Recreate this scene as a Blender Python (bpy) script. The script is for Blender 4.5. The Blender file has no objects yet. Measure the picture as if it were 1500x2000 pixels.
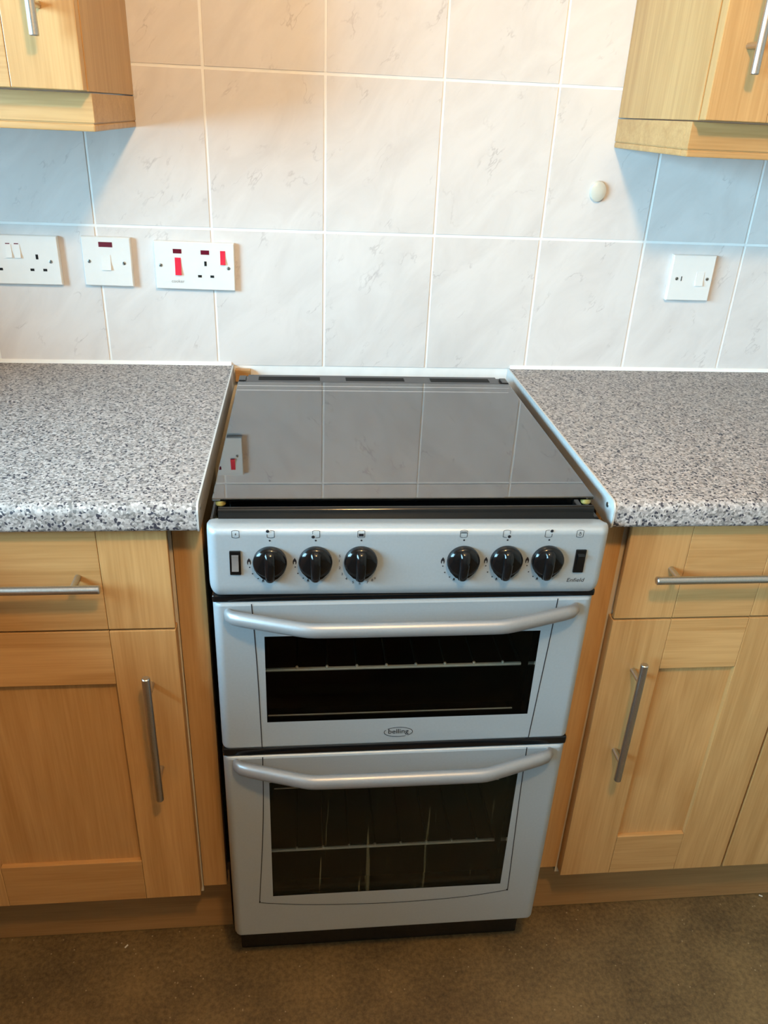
import bpy, bmesh, math, random
from mathutils import Vector, Matrix

random.seed(7)
scene = bpy.context.scene
C = scene.collection

# ------------------------------------------------------------------ camera
F_PX = 1538.65
CAM = Vector((-0.0715, -1.496, 1.3551))
YAW, PITCH, ROLL = 0.1161, 0.4697, 0.0464
fw = Vector((math.sin(YAW) * math.cos(PITCH), math.cos(YAW) * math.cos(PITCH), -math.sin(PITCH)))
rt = Vector((math.cos(YAW), -math.sin(YAW), 0))
up = rt.cross(fw)
r2 = math.cos(ROLL) * rt + math.sin(ROLL) * up
u2 = -math.sin(ROLL) * rt + math.cos(ROLL) * up
cd = bpy.data.cameras.new('camera')
cam = bpy.data.objects.new('camera', cd)
C.objects.link(cam)
cd.sensor_fit = 'HORIZONTAL'
cd.sensor_width = 36
cd.lens = 36 * F_PX / 1500
cd.clip_start = 0.02
m = Matrix((r2, u2, -fw)).transposed().to_4x4()
m.translation = CAM
cam.matrix_world = m
scene.camera = cam

# ------------------------------------------------------------------ world, window light, exposure
w = bpy.data.worlds.new('sky')
scene.world = w
w.use_nodes = True
bg = w.node_tree.nodes['Background']
bg.inputs[0].default_value = (0.50, 0.74, 1.0, 1)
bg.inputs[1].default_value = 1.0

WIN_X, WIN_Y0, WIN_Y1, WIN_Z0, WIN_Z1 = -1.25, -2.75, -0.50, 1.06, 1.76
ld = bpy.data.lights.new('window_daylight', 'AREA')
ld.shape = 'RECTANGLE'
ld.size = WIN_Z1 - WIN_Z0
ld.size_y = WIN_Y1 - WIN_Y0
ld.energy = 204
ld.color = (0.43, 0.78, 1.0)
lo = bpy.data.objects.new('window_daylight', ld)
C.objects.link(lo)
lo.location = (WIN_X - 0.16, (WIN_Y0 + WIN_Y1) / 2, (WIN_Z0 + WIN_Z1) / 2)
lo.rotation_euler = (0, -math.pi / 2, 0)          # faces +x, into the room

BULB = Vector((0.11, -1.46, 2.02))
BULB_R = 0.065
BULB_STRENGTH = 350.0
BULB_COLOR = (1.0, 0.58, 0.21)

vs = scene.view_settings
vs.view_transform = 'Standard'
vs.look = 'None'
vs.gamma = 1
vs.use_curve_mapping = False
vs.exposure = 0.0
scene.cycles.use_denoising = True
scene.cycles.max_bounces = 5
scene.cycles.diffuse_bounces = 3
scene.cycles.glossy_bounces = 3
scene.cycles.transparent_max_bounces = 8
scene.cycles.sample_clamp_indirect = 6
scene.cycles.caustics_reflective = False
scene.cycles.caustics_refractive = False

# ------------------------------------------------------------------ node materials
def mat(name):
    m = bpy.data.materials.new(name)
    m.use_nodes = True
    nt = m.node_tree
    return m, nt, nt.nodes['Principled BSDF']

def plain(name, col, rough=0.5, metal=0.0, spec=0.5, coat=0.0, var=0.0, vscale=30, bump=0.0):
    """a plain finish with a little procedural mottling"""
    m, nt, p = mat(name)
    p.inputs['Roughness'].default_value = rough
    p.inputs['Metallic'].default_value = metal
    p.inputs['Specular IOR Level'].default_value = spec
    p.inputs['Coat Weight'].default_value = coat
    tc = nt.nodes.new('ShaderNodeTexCoord')
    n = nt.nodes.new('ShaderNodeTexNoise')
    n.inputs['Scale'].default_value = vscale
    n.inputs['Detail'].default_value = 1
    nt.links.new(tc.outputs['Object'], n.inputs['Vector'])
    r = nt.nodes.new('ShaderNodeValToRGB')
    a = [max(0, c * (1 - var)) for c in col]
    b = [min(1, c * (1 + var)) for c in col]
    r.color_ramp.elements[0].position = 0.3
    r.color_ramp.elements[1].position = 0.7
    r.color_ramp.elements[0].color = (*a, 1)
    r.color_ramp.elements[1].color = (*b, 1)
    nt.links.new(n.outputs['Fac'], r.inputs['Fac'])
    nt.links.new(r.outputs['Color'], p.inputs['Base Color'])
    if bump:
        bp = nt.nodes.new('ShaderNodeBump')
        bp.inputs['Strength'].default_value = bump
        bp.inputs['Distance'].default_value = 0.001
        nt.links.new(n.outputs['Fac'], bp.inputs['Height'])
        nt.links.new(bp.outputs['Normal'], p.inputs['Normal'])
    return m

def wood(name, axis, dark=(0.42, 0.220, 0.076), light=(0.55, 0.318, 0.128), rough=0.42):
    m, nt, p = mat(name)
    L = nt.links.new
    tc = nt.nodes.new('ShaderNodeTexCoord')
    oi = nt.nodes.new('ShaderNodeObjectInfo')
    off = nt.nodes.new('ShaderNodeVectorMath'); off.operation = 'SCALE'
    off.inputs[0].default_value = (7.3, 3.1, 5.7)
    L(oi.outputs['Random'], off.inputs['Scale'])
    add = nt.nodes.new('ShaderNodeVectorMath'); add.operation = 'ADD'
    L(tc.outputs['Object'], add.inputs[0]); L(off.outputs[0], add.inputs[1])
    def layer(s_long, s_cross, detail, dist):
        mp = nt.nodes.new('ShaderNodeMapping')
        sc = [s_cross] * 3
        sc['xyz'.index(axis)] = s_long
        mp.inputs['Scale'].default_value = sc
        L(add.outputs[0], mp.inputs['Vector'])
        n = nt.nodes.new('ShaderNodeTexNoise')
        n.inputs['Scale'].default_value = 1
        n.inputs['Detail'].default_value = detail
        n.inputs['Distortion'].default_value = dist
        L(mp.outputs[0], n.inputs['Vector'])
        return n
    a = layer(2.2, 24, 3, 1.6)
    b = layer(9, 330, 1, 0.0)
    mx = nt.nodes.new('ShaderNodeMix'); mx.data_type = 'FLOAT'
    mx.inputs[0].default_value = 0.36
    L(a.outputs['Fac'], mx.inputs[2]); L(b.outputs['Fac'], mx.inputs[3])
    rp = nt.nodes.new('ShaderNodeValToRGB')
    rp.color_ramp.elements[0].position = 0.33
    rp.color_ramp.elements[1].position = 0.66
    rp.color_ramp.elements[0].color = (*dark, 1)
    rp.color_ramp.elements[1].color = (*light, 1)
    L(mx.outputs[0], rp.inputs['Fac'])
    hv = nt.nodes.new('ShaderNodeHueSaturation')
    mr = nt.nodes.new('ShaderNodeMapRange')
    mr.inputs['To Min'].default_value = 0.95; mr.inputs['To Max'].default_value = 1.05
    L(oi.outputs['Random'], mr.inputs['Value']); L(mr.outputs[0], hv.inputs['Value'])
    L(rp.outputs['Color'], hv.inputs['Color'])
    L(hv.outputs['Color'], p.inputs['Base Color'])
    p.inputs['Roughness'].default_value = rough
    return m

WV = wood('beech_vertical', 'z')
WH = wood('beech_horizontal', 'x')
WHY = wood('beech_depthwise', 'y')
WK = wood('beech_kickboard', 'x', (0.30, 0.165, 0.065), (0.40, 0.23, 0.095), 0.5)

def tile_material():
    m, nt, p = mat('marbled_tile')
    L = nt.links.new
    tc = nt.nodes.new('ShaderNodeTexCoord'); oi = nt.nodes.new('ShaderNodeObjectInfo')
    off = nt.nodes.new('ShaderNodeVectorMath'); off.operation = 'SCALE'
    off.inputs[0].default_value = (13.0, 0, 17.0)
    L(oi.outputs['Random'], off.inputs['Scale'])
    add = nt.nodes.new('ShaderNodeVectorMath'); add.operation = 'ADD'
    L(tc.outputs['Object'], add.inputs[0]); L(off.outputs[0], add.inputs[1])
    mp = nt.nodes.new('ShaderNodeMapping')
    mp.vector_type = 'TEXTURE'                       # veins run up to the right
    mp.inputs['Rotation'].default_value = (0, math.radians(38), 0)
    mp.inputs['Scale'].default_value = (1.0, 1.0, 2.3)
    L(add.outputs[0], mp.inputs['Vector'])
    n1 = nt.nodes.new('ShaderNodeTexNoise')          # soft clouds
    n1.inputs['Scale'].default_value = 16; n1.inputs['Detail'].default_value = 4
    n1.inputs['Roughness'].default_value = 0.6; n1.inputs['Distortion'].default_value = 0.8
    L(mp.outputs[0], n1.inputs['Vector'])
    r1 = nt.nodes.new('ShaderNodeValToRGB')
    r1.color_ramp.elements[0].position = 0.30; r1.color_ramp.elements[0].color = (0.655, 0.62, 0.61, 1)
    r1.color_ramp.elements[1].position = 0.62; r1.color_ramp.elements[1].color = (0.735, 0.70, 0.69, 1)
    L(n1.outputs['Fac'], r1.inputs['Fac'])
    n2 = nt.nodes.new('ShaderNodeTexNoise')          # veins: the thin band where this noise crosses 0.5
    n2.inputs['Scale'].default_value = 13; n2.inputs['Detail'].default_value = 5
    n2.inputs['Roughness'].default_value = 0.58; n2.inputs['Distortion'].default_value = 0.15
    L(mp.outputs[0], n2.inputs['Vector'])
    s = nt.nodes.new('ShaderNodeMath'); s.operation = 'SUBTRACT'; s.inputs[1].default_value = 0.5
    L(n2.outputs['Fac'], s.inputs[0])
    ab = nt.nodes.new('ShaderNodeMath'); ab.operation = 'ABSOLUTE'; L(s.outputs[0], ab.inputs[0])
    vr = nt.nodes.new('ShaderNodeMapRange')
    vr.inputs['From Min'].default_value = 0.0; vr.inputs['From Max'].default_value = 0.011
    vr.inputs['To Min'].default_value = 1; vr.inputs['To Max'].default_value = 0
    L(ab.outputs[0], vr.inputs['Value'])
    n3 = nt.nodes.new('ShaderNodeTexNoise'); n3.inputs['Scale'].default_value = 22
    L(add.outputs[0], n3.inputs['Vector'])
    mk = nt.nodes.new('ShaderNodeMapRange')
    mk.inputs['From Min'].default_value = 0.52; mk.inputs['From Max'].default_value = 0.68
    mk.inputs['To Max'].default_value = 0.55
    L(n3.outputs['Fac'], mk.inputs['Value'])
    mu = nt.nodes.new('ShaderNodeMath'); mu.operation = 'MULTIPLY'
    L(vr.outputs[0], mu.inputs[0]); L(mk.outputs[0], mu.inputs[1])
    mx = nt.nodes.new('ShaderNodeMix'); mx.data_type = 'RGBA'
    L(mu.outputs[0], mx.inputs[0]); L(r1.outputs['Color'], mx.inputs[6])
    mx.inputs[7].default_value = (0.42, 0.38, 0.38, 1)
    L(mx.outputs[2], p.inputs['Base Color'])
    p.inputs['Roughness'].default_value = 0.42
    p.inputs['Specular IOR Level'].default_value = 0.4
    return m
M_TILE = tile_material()

def granite():
    m, nt, p = mat('speckled_laminate')
    L = nt.links.new
    tc = nt.nodes.new('ShaderNodeTexCoord')
    nz = nt.nodes.new('ShaderNodeTexNoise'); nz.inputs['Scale'].default_value = 260
    L(tc.outputs['Object'], nz.inputs['Vector'])
    sc = nt.nodes.new('ShaderNodeVectorMath'); sc.operation = 'SCALE'; sc.inputs['Scale'].default_value = 0.004
    L(nz.outputs['Color'], sc.inputs[0])
    ad = nt.nodes.new('ShaderNodeVectorMath'); ad.operation = 'ADD'
    L(tc.outputs['Object'], ad.inputs[0]); L(sc.outputs[0], ad.inputs[1])
    def cells(scale):
        v = nt.nodes.new('ShaderNodeTexVoronoi'); v.inputs['Scale'].default_value = scale
        L(ad.outputs[0], v.inputs['Vector'])
        x = nt.nodes.new('ShaderNodeSeparateColor'); L(v.outputs['Color'], x.inputs[0])
        return x
    c1 = cells(330)
    r = nt.nodes.new('ShaderNodeValToRGB'); r.color_ramp.interpolation = 'CONSTANT'
    els = r.color_ramp.elements
    els[0].position = 0; els[0].color = (0.12, 0.115, 0.115, 1)
    els[1].position = 0.05; els[1].color = (0.18, 0.17, 0.165, 1)
    for pos, g in ((0.18, 0.25), (0.40, 0.32), (0.64, 0.40), (0.84, 0.48)):
        e = els.new(pos); e.color = (g, g * 0.93, g * 0.91, 1)
    L(c1.outputs[0], r.inputs['Fac'])
    c2 = cells(360)
    r2_ = nt.nodes.new('ShaderNodeValToRGB'); r2_.color_ramp.interpolation = 'CONSTANT'
    r2_.color_ramp.elements[0].color = (1, 1, 1, 1); r2_.color_ramp.elements[0].position = 0
    r2_.color_ramp.elements[1].color = (0, 0, 0, 1); r2_.color_ramp.elements[1].position = 0.11
    L(c2.outputs[1], r2_.inputs['Fac'])
    mx = nt.nodes.new('ShaderNodeMix'); mx.data_type = 'RGBA'
    L(r2_.outputs['Color'], mx.inputs[0]); L(r.outputs['Color'], mx.inputs[6])
    mx.inputs[7].default_value = (0.035, 0.035, 0.05, 1)
    L(mx.outputs[2], p.inputs['Base Color'])
    p.inputs['Roughness'].default_value = 0.5
    return m
M_GRANITE = granite()

def vinyl():
    m, nt, p = mat('mottled_vinyl')
    L = nt.links.new
    tc = nt.nodes.new('ShaderNodeTexCoord')
    n1 = nt.nodes.new('ShaderNodeTexNoise'); n1.inputs['Scale'].default_value = 9
    n1.inputs['Detail'].default_value = 5; L(tc.outputs['Object'], n1.inputs['Vector'])
    n2 = nt.nodes.new('ShaderNodeTexNoise'); n2.inputs['Scale'].default_value = 130
    n2.inputs['Detail'].default_value = 5; n2.inputs['Roughness'].default_value = 0.7
    L(tc.outputs['Object'], n2.inputs['Vector'])
    mf = nt.nodes.new('ShaderNodeMix'); mf.data_type = 'FLOAT'; mf.inputs[0].default_value = 0.62
    L(n1.outputs['Fac'], mf.inputs[2]); L(n2.outputs['Fac'], mf.inputs[3])
    r = nt.nodes.new('ShaderNodeValToRGB')
    r.color_ramp.elements[0].position = 0.33; r.color_ramp.elements[0].color = (0.048, 0.031, 0.014, 1)
    r.color_ramp.elements[1].position = 0.68; r.color_ramp.elements[1].color = (0.215, 0.142, 0.061, 1)
    L(mf.outputs[0], r.inputs['Fac'])
    v = nt.nodes.new('ShaderNodeTexVoronoi'); v.inputs['Scale'].default_value = 210
    L(tc.outputs['Object'], v.inputs['Vector'])
    x = nt.nodes.new('ShaderNodeSeparateColor'); L(v.outputs['Color'], x.inputs[0])
    g = nt.nodes.new('ShaderNodeMath'); g.operation = 'GREATER_THAN'; g.inputs[1].default_value = 0.985
    L(x.outputs[0], g.inputs[0])
    d = nt.nodes.new('ShaderNodeMath'); d.operation = 'LESS_THAN'; d.inputs[1].default_value = 0.30
    L(v.outputs['Distance'], d.inputs[0])
    mm = nt.nodes.new('ShaderNodeMath'); mm.operation = 'MULTIPLY'
    L(g.outputs[0], mm.inputs[0]); L(d.outputs[0], mm.inputs[1])
    mx = nt.nodes.new('ShaderNodeMix'); mx.data_type = 'RGBA'
    L(mm.outputs[0], mx.inputs[0]); L(r.outputs['Color'], mx.inputs[6])
    mx.inputs[7].default_value = (0.28, 0.22, 0.13, 1)
    L(mx.outputs[2], p.inputs['Base Color'])
    p.inputs['Roughness'].default_value = 0.55
    return m
M_VINYL = vinyl()

def smoked_glass(name, tint, ior, rough=0.0, streaks=False):
    m, nt, p = mat(name)
    nt.nodes.remove(p)
    L = nt.links.new
    out = nt.nodes['Material Output']
    tr = nt.nodes.new('ShaderNodeBsdfTransparent'); tr.inputs[0].default_value = (*tint, 1)
    gl = nt.nodes.new('ShaderNodeBsdfGlossy'); gl.inputs['Roughness'].default_value = rough
    gl.inputs[0].default_value = (1, 1, 1, 1)
    fr = nt.nodes.new('ShaderNodeFresnel'); fr.inputs['IOR'].default_value = ior
    mx = nt.nodes.new('ShaderNodeMixShader')
    L(fr.outputs[0], mx.inputs[0]); L(tr.outputs[0], mx.inputs[1]); L(gl.outputs[0], mx.inputs[2])
    last = mx
    if streaks:                                     # dried runs and dusty film on the pane
        tc = nt.nodes.new('ShaderNodeTexCoord')
        def film(scl, lo_, hi_, amp, dist):
            mp = nt.nodes.new('ShaderNodeMapping'); mp.inputs['Scale'].default_value = scl
            L(tc.outputs['Object'], mp.inputs['Vector'])
            n = nt.nodes.new('ShaderNodeTexNoise'); n.inputs['Scale'].default_value = 1
            n.inputs['Detail'].default_value = 2; n.inputs['Distortion'].default_value = dist
            L(mp.outputs[0], n.inputs['Vector'])
            q = nt.nodes.new('ShaderNodeMapRange')
            q.inputs['From Min'].default_value = lo_; q.inputs['From Max'].default_value = hi_
            q.inputs['To Max'].default_value = amp
            L(n.outputs['Fac'], q.inputs['Value'])
            return q
        a = film((150, 1, 5), 0.655, 0.72, 0.12, 0.25)
        ad = nt.nodes.new('ShaderNodeMath'); ad.operation = 'ADD'; ad.inputs[1].default_value = 0.012
        L(a.outputs[0], ad.inputs[0])
        df = nt.nodes.new('ShaderNodeBsdfDiffuse'); df.inputs[0].default_value = (0.50, 0.46, 0.26, 1)
        m2 = nt.nodes.new('ShaderNodeMixShader')
        L(ad.outputs[0], m2.inputs[0]); L(mx.outputs[0], m2.inputs[1]); L(df.outputs[0], m2.inputs[2])
        last = m2
    L(last.outputs[0], out.inputs['Surface'])
    return m
M_LID = smoked_glass('smoked_lid_glass', (0.72, 0.70, 0.69), 2.6)
M_OVENGLASS = smoked_glass('dark_oven_glass', (0.80, 0.80, 0.76), 1.15)
M_OVENGLASS2 = smoked_glass('dark_oven_glass_with_runs', (0.80, 0.80, 0.76), 1.15, streaks=True)
M_PANE = smoked_glass('clear_window_glass', (0.96, 0.98, 0.98), 1.3)

M_SILVER = plain('silver_paint', (0.385, 0.435, 0.475), 0.42, 0.35, 0.5, 0.15, 0.02, 300)
M_SILVER_H = plain('silver_handle_paint', (0.29, 0.295, 0.305), 0.40, 0.45, 0.5, 0.1, 0.02, 300)
M_BLACK = plain('black_enamel', (0.006, 0.006, 0.006), 0.12, 0, 0.35, 0.0, 0.1, 60)
M_BLACKP = plain('black_plastic', (0.0045, 0.0045, 0.005), 0.13, 0, 0.4, 0.0, 0.1, 60)
M_DARK = plain('dark_cavity_enamel', (0.004, 0.004, 0.0035), 0.5, 0, 0.3, 0, 0.1, 40)
M_GREYP = plain('grey_rocker', (0.17, 0.155, 0.15), 0.35, 0, 0.5, 0, 0.03, 60)
M_HINGE = plain('dark_grey_hinge', (0.045, 0.045, 0.05), 0.35, 0.2, 0.5, 0, 0.06, 60)
M_PRINT = plain('black_print', (0.012, 0.012, 0.016), 0.55, 0, 0.3, 0, 0.02, 60)
M_PRINT_FAINT = plain('worn_grey_print', (0.30, 0.30, 0.31), 0.55, 0, 0.3, 0, 0.1, 400)
M_CHROME = plain('chromed_wire', (0.92, 0.91, 0.89), 0.42, 0.5, 0.5, 0, 0.04, 90)
M_WIRE_SHADE = plain('shaded_wire', (0.005, 0.005, 0.004), 0.8, 0.0, 0.2, 0, 0.1, 90)  # shade of the unlit oven put into the colour, hides the cross wires
M_STEEL = plain('brushed_steel', (0.55, 0.53, 0.50), 0.32, 1.0, 0.5, 0, 0.06, 500)
M_ALU = plain('aluminium_trim', (0.60, 0.61, 0.61), 0.45, 0.3, 0.5, 0, 0.04, 120)
M_BURN = plain('burner_aluminium', (0.66, 0.66, 0.66), 0.4, 0.8, 0.5, 0, 0.05, 80)
M_WHITE = plain('white_socket_plastic', (0.80, 0.80, 0.79), 0.3, 0, 0.5, 0.1, 0.01, 60)
M_RED = plain('red_rocker', (0.78, 0.018, 0.055), 0.32, 0, 0.5, 0.1, 0.03, 60)
M_NEON = plain('dark_red_neon', (0.13, 0.005, 0.022), 0.2, 0, 0.5, 0.2, 0.05, 200)
M_GROUT = plain('white_grout', (0.88, 0.87, 0.86), 0.55, 0, 0.4, 0, 0.03, 40, 0.1)
M_SEAL = plain('white_sealant', (0.86, 0.86, 0.85), 0.35, 0, 0.5, 0, 0.02, 40)
M_WALL = plain('cream_wall_paint', (0.38, 0.34, 0.29), 0.7, 0, 0.3, 0, 0.03, 5)
M_CEIL = plain('white_ceiling_paint', (0.62, 0.60, 0.57), 0.75, 0, 0.3, 0, 0.02, 5)
M_UPVC = plain('white_window_frame', (0.82, 0.83, 0.83), 0.3, 0, 0.5, 0, 0.01, 20)
M_CARC = plain('cream_carcass', (0.60, 0.52, 0.40), 0.5, 0, 0.4, 0, 0.03, 30)
M_CAP = plain('cream_plastic_cap', (0.62, 0.60, 0.52), 0.28, 0, 0.5, 0.3, 0.02, 60)
M_BUMP = plain('yellowed_rubber', (0.28, 0.22, 0.06), 0.4, 0, 0.5, 0.2, 0.1, 200)
M_CRUMB = plain('pale_crumb', (0.7, 0.66, 0.58), 0.7, 0, 0.3, 0, 0.1, 300)
M_SCREW = plain('screw_metal', (0.42, 0.42, 0.40), 0.35, 1.0, 0.5, 0, 0.1, 300)
M_HOLE = plain('dark_recess', (0.01, 0.01, 0.01), 0.7, 0, 0.2, 0, 0.05, 60)

def emissive(name, col, s):
    m, nt, p = mat(name)
    p.inputs['Base Color'].default_value = (0.9, 0.85, 0.7, 1)
    p.inputs['Emission Color'].default_value = (*col, 1)
    p.inputs['Emission Strength'].default_value = s
    return m
M_BULB = emissive('lit_bulb', BULB_COLOR, BULB_STRENGTH)

# ------------------------------------------------------------------ mesh builder
class MB:
    def __init__(s):
        s.bm = bmesh.new()
        s.boxy = False
    def box(s, x0, x1, y0, y1, z0, z1, bev=0.0, seg=2):
        s.boxy = True
        vs_ = [s.bm.verts.new((x, y, z)) for x in (x0, x1) for y in (y0, y1) for z in (z0, z1)]
        F = [(0, 1, 3, 2), (4, 6, 7, 5), (0, 4, 5, 1), (2, 3, 7, 6), (0, 2, 6, 4), (1, 5, 7, 3)]
        fs = [s.bm.faces.new([vs_[i] for i in f]) for f in F]
        if bev > 0:
            es = list({e for f in fs for e in f.edges})
            bmesh.ops.bevel(s.bm, geom=es, offset=bev, segments=seg, profile=0.6, affect='EDGES', clamp_overlap=True)
        return s
    def prism(s, pts, axis, a0, a1):
        """closed 2-D polygon extruded along an axis; pts are the two other coordinates in xyz order"""
        def P(u, v, a):
            return {'x': (a, u, v), 'y': (u, a, v), 'z': (u, v, a)}[axis]
        A = [s.bm.verts.new(P(u, v, a0)) for u, v in pts]
        B = [s.bm.verts.new(P(u, v, a1)) for u, v in pts]
        n = len(pts)
        for i in range(n):
            s.bm.faces.new((A[i], A[(i + 1) % n], B[(i + 1) % n], B[i]))
        s.bm.faces.new(A[::-1]); s.bm.faces.new(B)
        return s
    def rings(s, rings, caps=True, closed=True):
        R = [[s.bm.verts.new(p) for p in r] for r in rings]
        n = len(R[0])
        for a, b in zip(R, R[1:]):
            for i in range(n if closed else n - 1):
                j = (i + 1) % n
                s.bm.faces.new((a[i], a[j], b[j], b[i]))
        if caps:
            s.bm.faces.new(R[0][::-1]); s.bm.faces.new(R[-1])
        return s
    def lathe(s, prof, c, axis='z', n=32):
        """prof: list of (distance along axis, radius)"""
        rings = []
        for d, r in prof:
            ring = []
            for i in range(n):
                t = 2 * math.pi * i / n
                u, v = max(r, 1e-5) * math.cos(t), max(r, 1e-5) * math.sin(t)
                ring.append({'z': (c[0] + u, c[1] + v, c[2] + d), 'y': (c[0] + u, c[1] + d, c[2] + v),
                             'x': (c[0] + d, c[1] + u, c[2] + v)}[axis])
            rings.append(ring)
        return s.rings(rings)
    def tube(s, path, r, n=12, rv=None):
        """round (or elliptical: rv = half height in z) rod along a path"""
        P = [Vector(p) for p in path]
        rings = []
        for i, p in enumerate(P):
            t = (P[min(i + 1, len(P) - 1)] - P[max(i - 1, 0)]).normalized()
            upv = Vector((0, 0, 1)) if abs(t.z) < 0.9 else Vector((0, 1, 0))
            a = t.cross(upv).normalized(); b = a.cross(t).normalized()
            rr = r[i] if isinstance(r, (list, tuple)) else r
            rb = (rv[i] if isinstance(rv, (list, tuple)) else rv) if rv else rr
            rings.append([p + a * rr * math.cos(2 * math.pi * k / n) + b * rb * math.sin(2 * math.pi * k / n) for k in range(n)])
        return s.rings(rings)
    def ribbon(s, pts, width, y, closed=False):
        """printed line in the x-z plane at depth y"""
        P = [Vector((a, b)) for a, b in pts]
        n = len(P)
        Lf, Rt = [], []
        for i in range(n):
            if closed:
                t = P[(i + 1) % n] - P[i - 1]
            else:
                t = P[min(i + 1, n - 1)] - P[max(i - 1, 0)]
            t.normalize()
            nn = Vector((-t.y, t.x)) * width / 2
            Lf.append(s.bm.verts.new((P[i].x + nn.x, y, P[i].y + nn.y)))
            Rt.append(s.bm.verts.new((P[i].x - nn.x, y, P[i].y - nn.y)))
        for i in range(n if closed else n - 1):
            j = (i + 1) % n
            s.bm.faces.new((Lf[i], Lf[j], Rt[j], Rt[i]))
        return s
    def poly(s, pts, y):
        s.bm.faces.new([s.bm.verts.new((a, y, b)) for a, b in pts])
        return s
    def disc(s, x, z, r, y, n=16):
        return s.poly([(x + r * math.cos(2 * math.pi * i / n), z + r * math.sin(2 * math.pi * i / n)) for i in range(n)], y)
    def mesh(s, name, mtl, origin=(0, 0, 0), smooth=30):
        bmesh.ops.translate(s.bm, verts=s.bm.verts, vec=-Vector(origin))
        bmesh.ops.recalc_face_normals(s.bm, faces=s.bm.faces)
        me = bpy.data.meshes.new(name)
        s.bm.to_mesh(me); s.bm.free()
        me.materials.append(mtl)
        if smooth:
            me.shade_smooth()
            me.set_sharp_from_angle(angle=math.radians(min(smooth, 12) if s.boxy else smooth))
        return me
    def build(s, name, mtl, parent=None, origin=None, smooth=30):
        """one mesh object. With a parent the vertices are given in the parent's space, unless origin is set."""
        o = (0, 0, 0) if origin is None else origin
        ob = bpy.data.objects.new(name, s.mesh(name, mtl, o, smooth))
        C.objects.link(ob)
        ob.location = o
        if parent:
            ob.parent = parent
        return ob

def obj(name, me, parent=None, loc=(0, 0, 0)):
    o = bpy.data.objects.new(name, me); C.objects.link(o)
    o.location = loc
    if parent: o.parent = parent
    return o

def tag(o, label=None, cat=None, group=None, kind=None):
    if label: o['label'] = label
    if cat: o['category'] = cat
    if group: o['group'] = group
    if kind: o['kind'] = kind
    return o

def thing(name, label, cat, loc, rz=0, group=None):
    o = bpy.data.objects.new(name, None); C.objects.link(o)
    o.location = loc; o.rotation_euler = (0, 0, rz)
    o.empty_display_size = 0.05
    return tag(o, label, cat, group)

def text_mesh(body, width, shear=0.0, height=None, mtl=None):
    """flat lettering standing in the x-z plane, centred, reading from -y"""
    cu = bpy.data.curves.new('lettering', 'FONT')
    cu.body = body; cu.size = 1; cu.shear = shear
    cu.resolution_u = 3
    o = bpy.data.objects.new('lettering', cu); C.objects.link(o)
    dg = bpy.context.evaluated_depsgraph_get()
    me = bpy.data.meshes.new_from_object(o.evaluated_get(dg))
    bpy.data.objects.remove(o)
    xs = [v.co.x for v in me.vertices]; ys = [v.co.y for v in me.vertices]
    cx, cy = (min(xs) + max(xs)) / 2, (min(ys) + max(ys)) / 2
    k = width / (max(xs) - min(xs)) if width else height / (max(ys) - min(ys))
    kv = height / (max(ys) - min(ys)) if height else k
    for v in me.vertices:
        v.co = ((v.co.x - cx) * k, 0, (v.co.y - cy) * kv)
    me.materials.clear(); me.materials.append(mtl or M_PRINT)
    return me

def structure(o):
    o['kind'] = 'structure'
    return o

# ------------------------------------------------------------------ room shell
X0, X1, Y0, H = -1.25, 1.52, -3.2, 2.42
structure(MB().box(X0 - .1, X1 + .1, Y0 - .1, .1, -.06, 0).build('floor', M_VINYL, smooth=0))
structure(MB().box(X0 - .1, X1 + .1, Y0 - .1, .1, H, H + .06).build('ceiling', M_CEIL, smooth=0))
wb = structure(MB().box(X0 - .1, X1 + .1, .0012, .1, 0, H).build('wall_back', M_GROUT, smooth=0))
structure(MB().box(X1, X1 + .1, Y0, .0012, 0, H).build('wall_right', M_WALL, smooth=0))
structure(MB().box(X0 - .1, X1 + .1, Y0 - .1, Y0, 0, H).build('wall_front', M_WALL, smooth=0))
wl = MB()
wl.box(X0 - .1, X0, Y0, WIN_Y0, 0, H)
wl.box(X0 - .1, X0, WIN_Y1, .0012, 0, H)
wl.box(X0 - .1, X0, WIN_Y0, WIN_Y1, 0, WIN_Z0)
wl.box(X0 - .1, X0, WIN_Y0, WIN_Y1, WIN_Z1, H)
structure(wl.build('wall_left', M_WALL, smooth=0))
wf = MB()
fx0, fx1 = X0 - .08, X0 - .02
wf.box(fx0, fx1, WIN_Y0, WIN_Y1, WIN_Z0, WIN_Z0 + .05).box(fx0, fx1, WIN_Y0, WIN_Y1, WIN_Z1 - .05, WIN_Z1)
wf.box(fx0, fx1, WIN_Y0, WIN_Y0 + .05, WIN_Z0 + .05, WIN_Z1 - .05).box(fx0, fx1, WIN_Y1 - .05, WIN_Y1, WIN_Z0 + .05, WIN_Z1 - .05)
ym = (WIN_Y0 + WIN_Y1) / 2
wf.box(fx0, fx1, ym - .03, ym + .03, WIN_Z0 + .05, WIN_Z1 - .05)
win = structure(wf.build('window_1', M_UPVC, smooth=0))
MB().box(X0 - .055, X0 - .051, WIN_Y0 + .05, ym - .03, WIN_Z0 + .05, WIN_Z1 - .05).build('pane', M_PANE, win, smooth=0)
MB().box(X0 - .055, X0 - .051, ym + .03, WIN_Y1 - .05, WIN_Z0 + .05, WIN_Z1 - .05).build('pane', M_PANE, win, smooth=0)
MB().box(X0 - .02, X0 + .05, WIN_Y0 - .03, WIN_Y1 + .03, WIN_Z0 - .03, WIN_Z0 - .002, .004).build('window_sill', M_UPVC, win)

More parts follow.
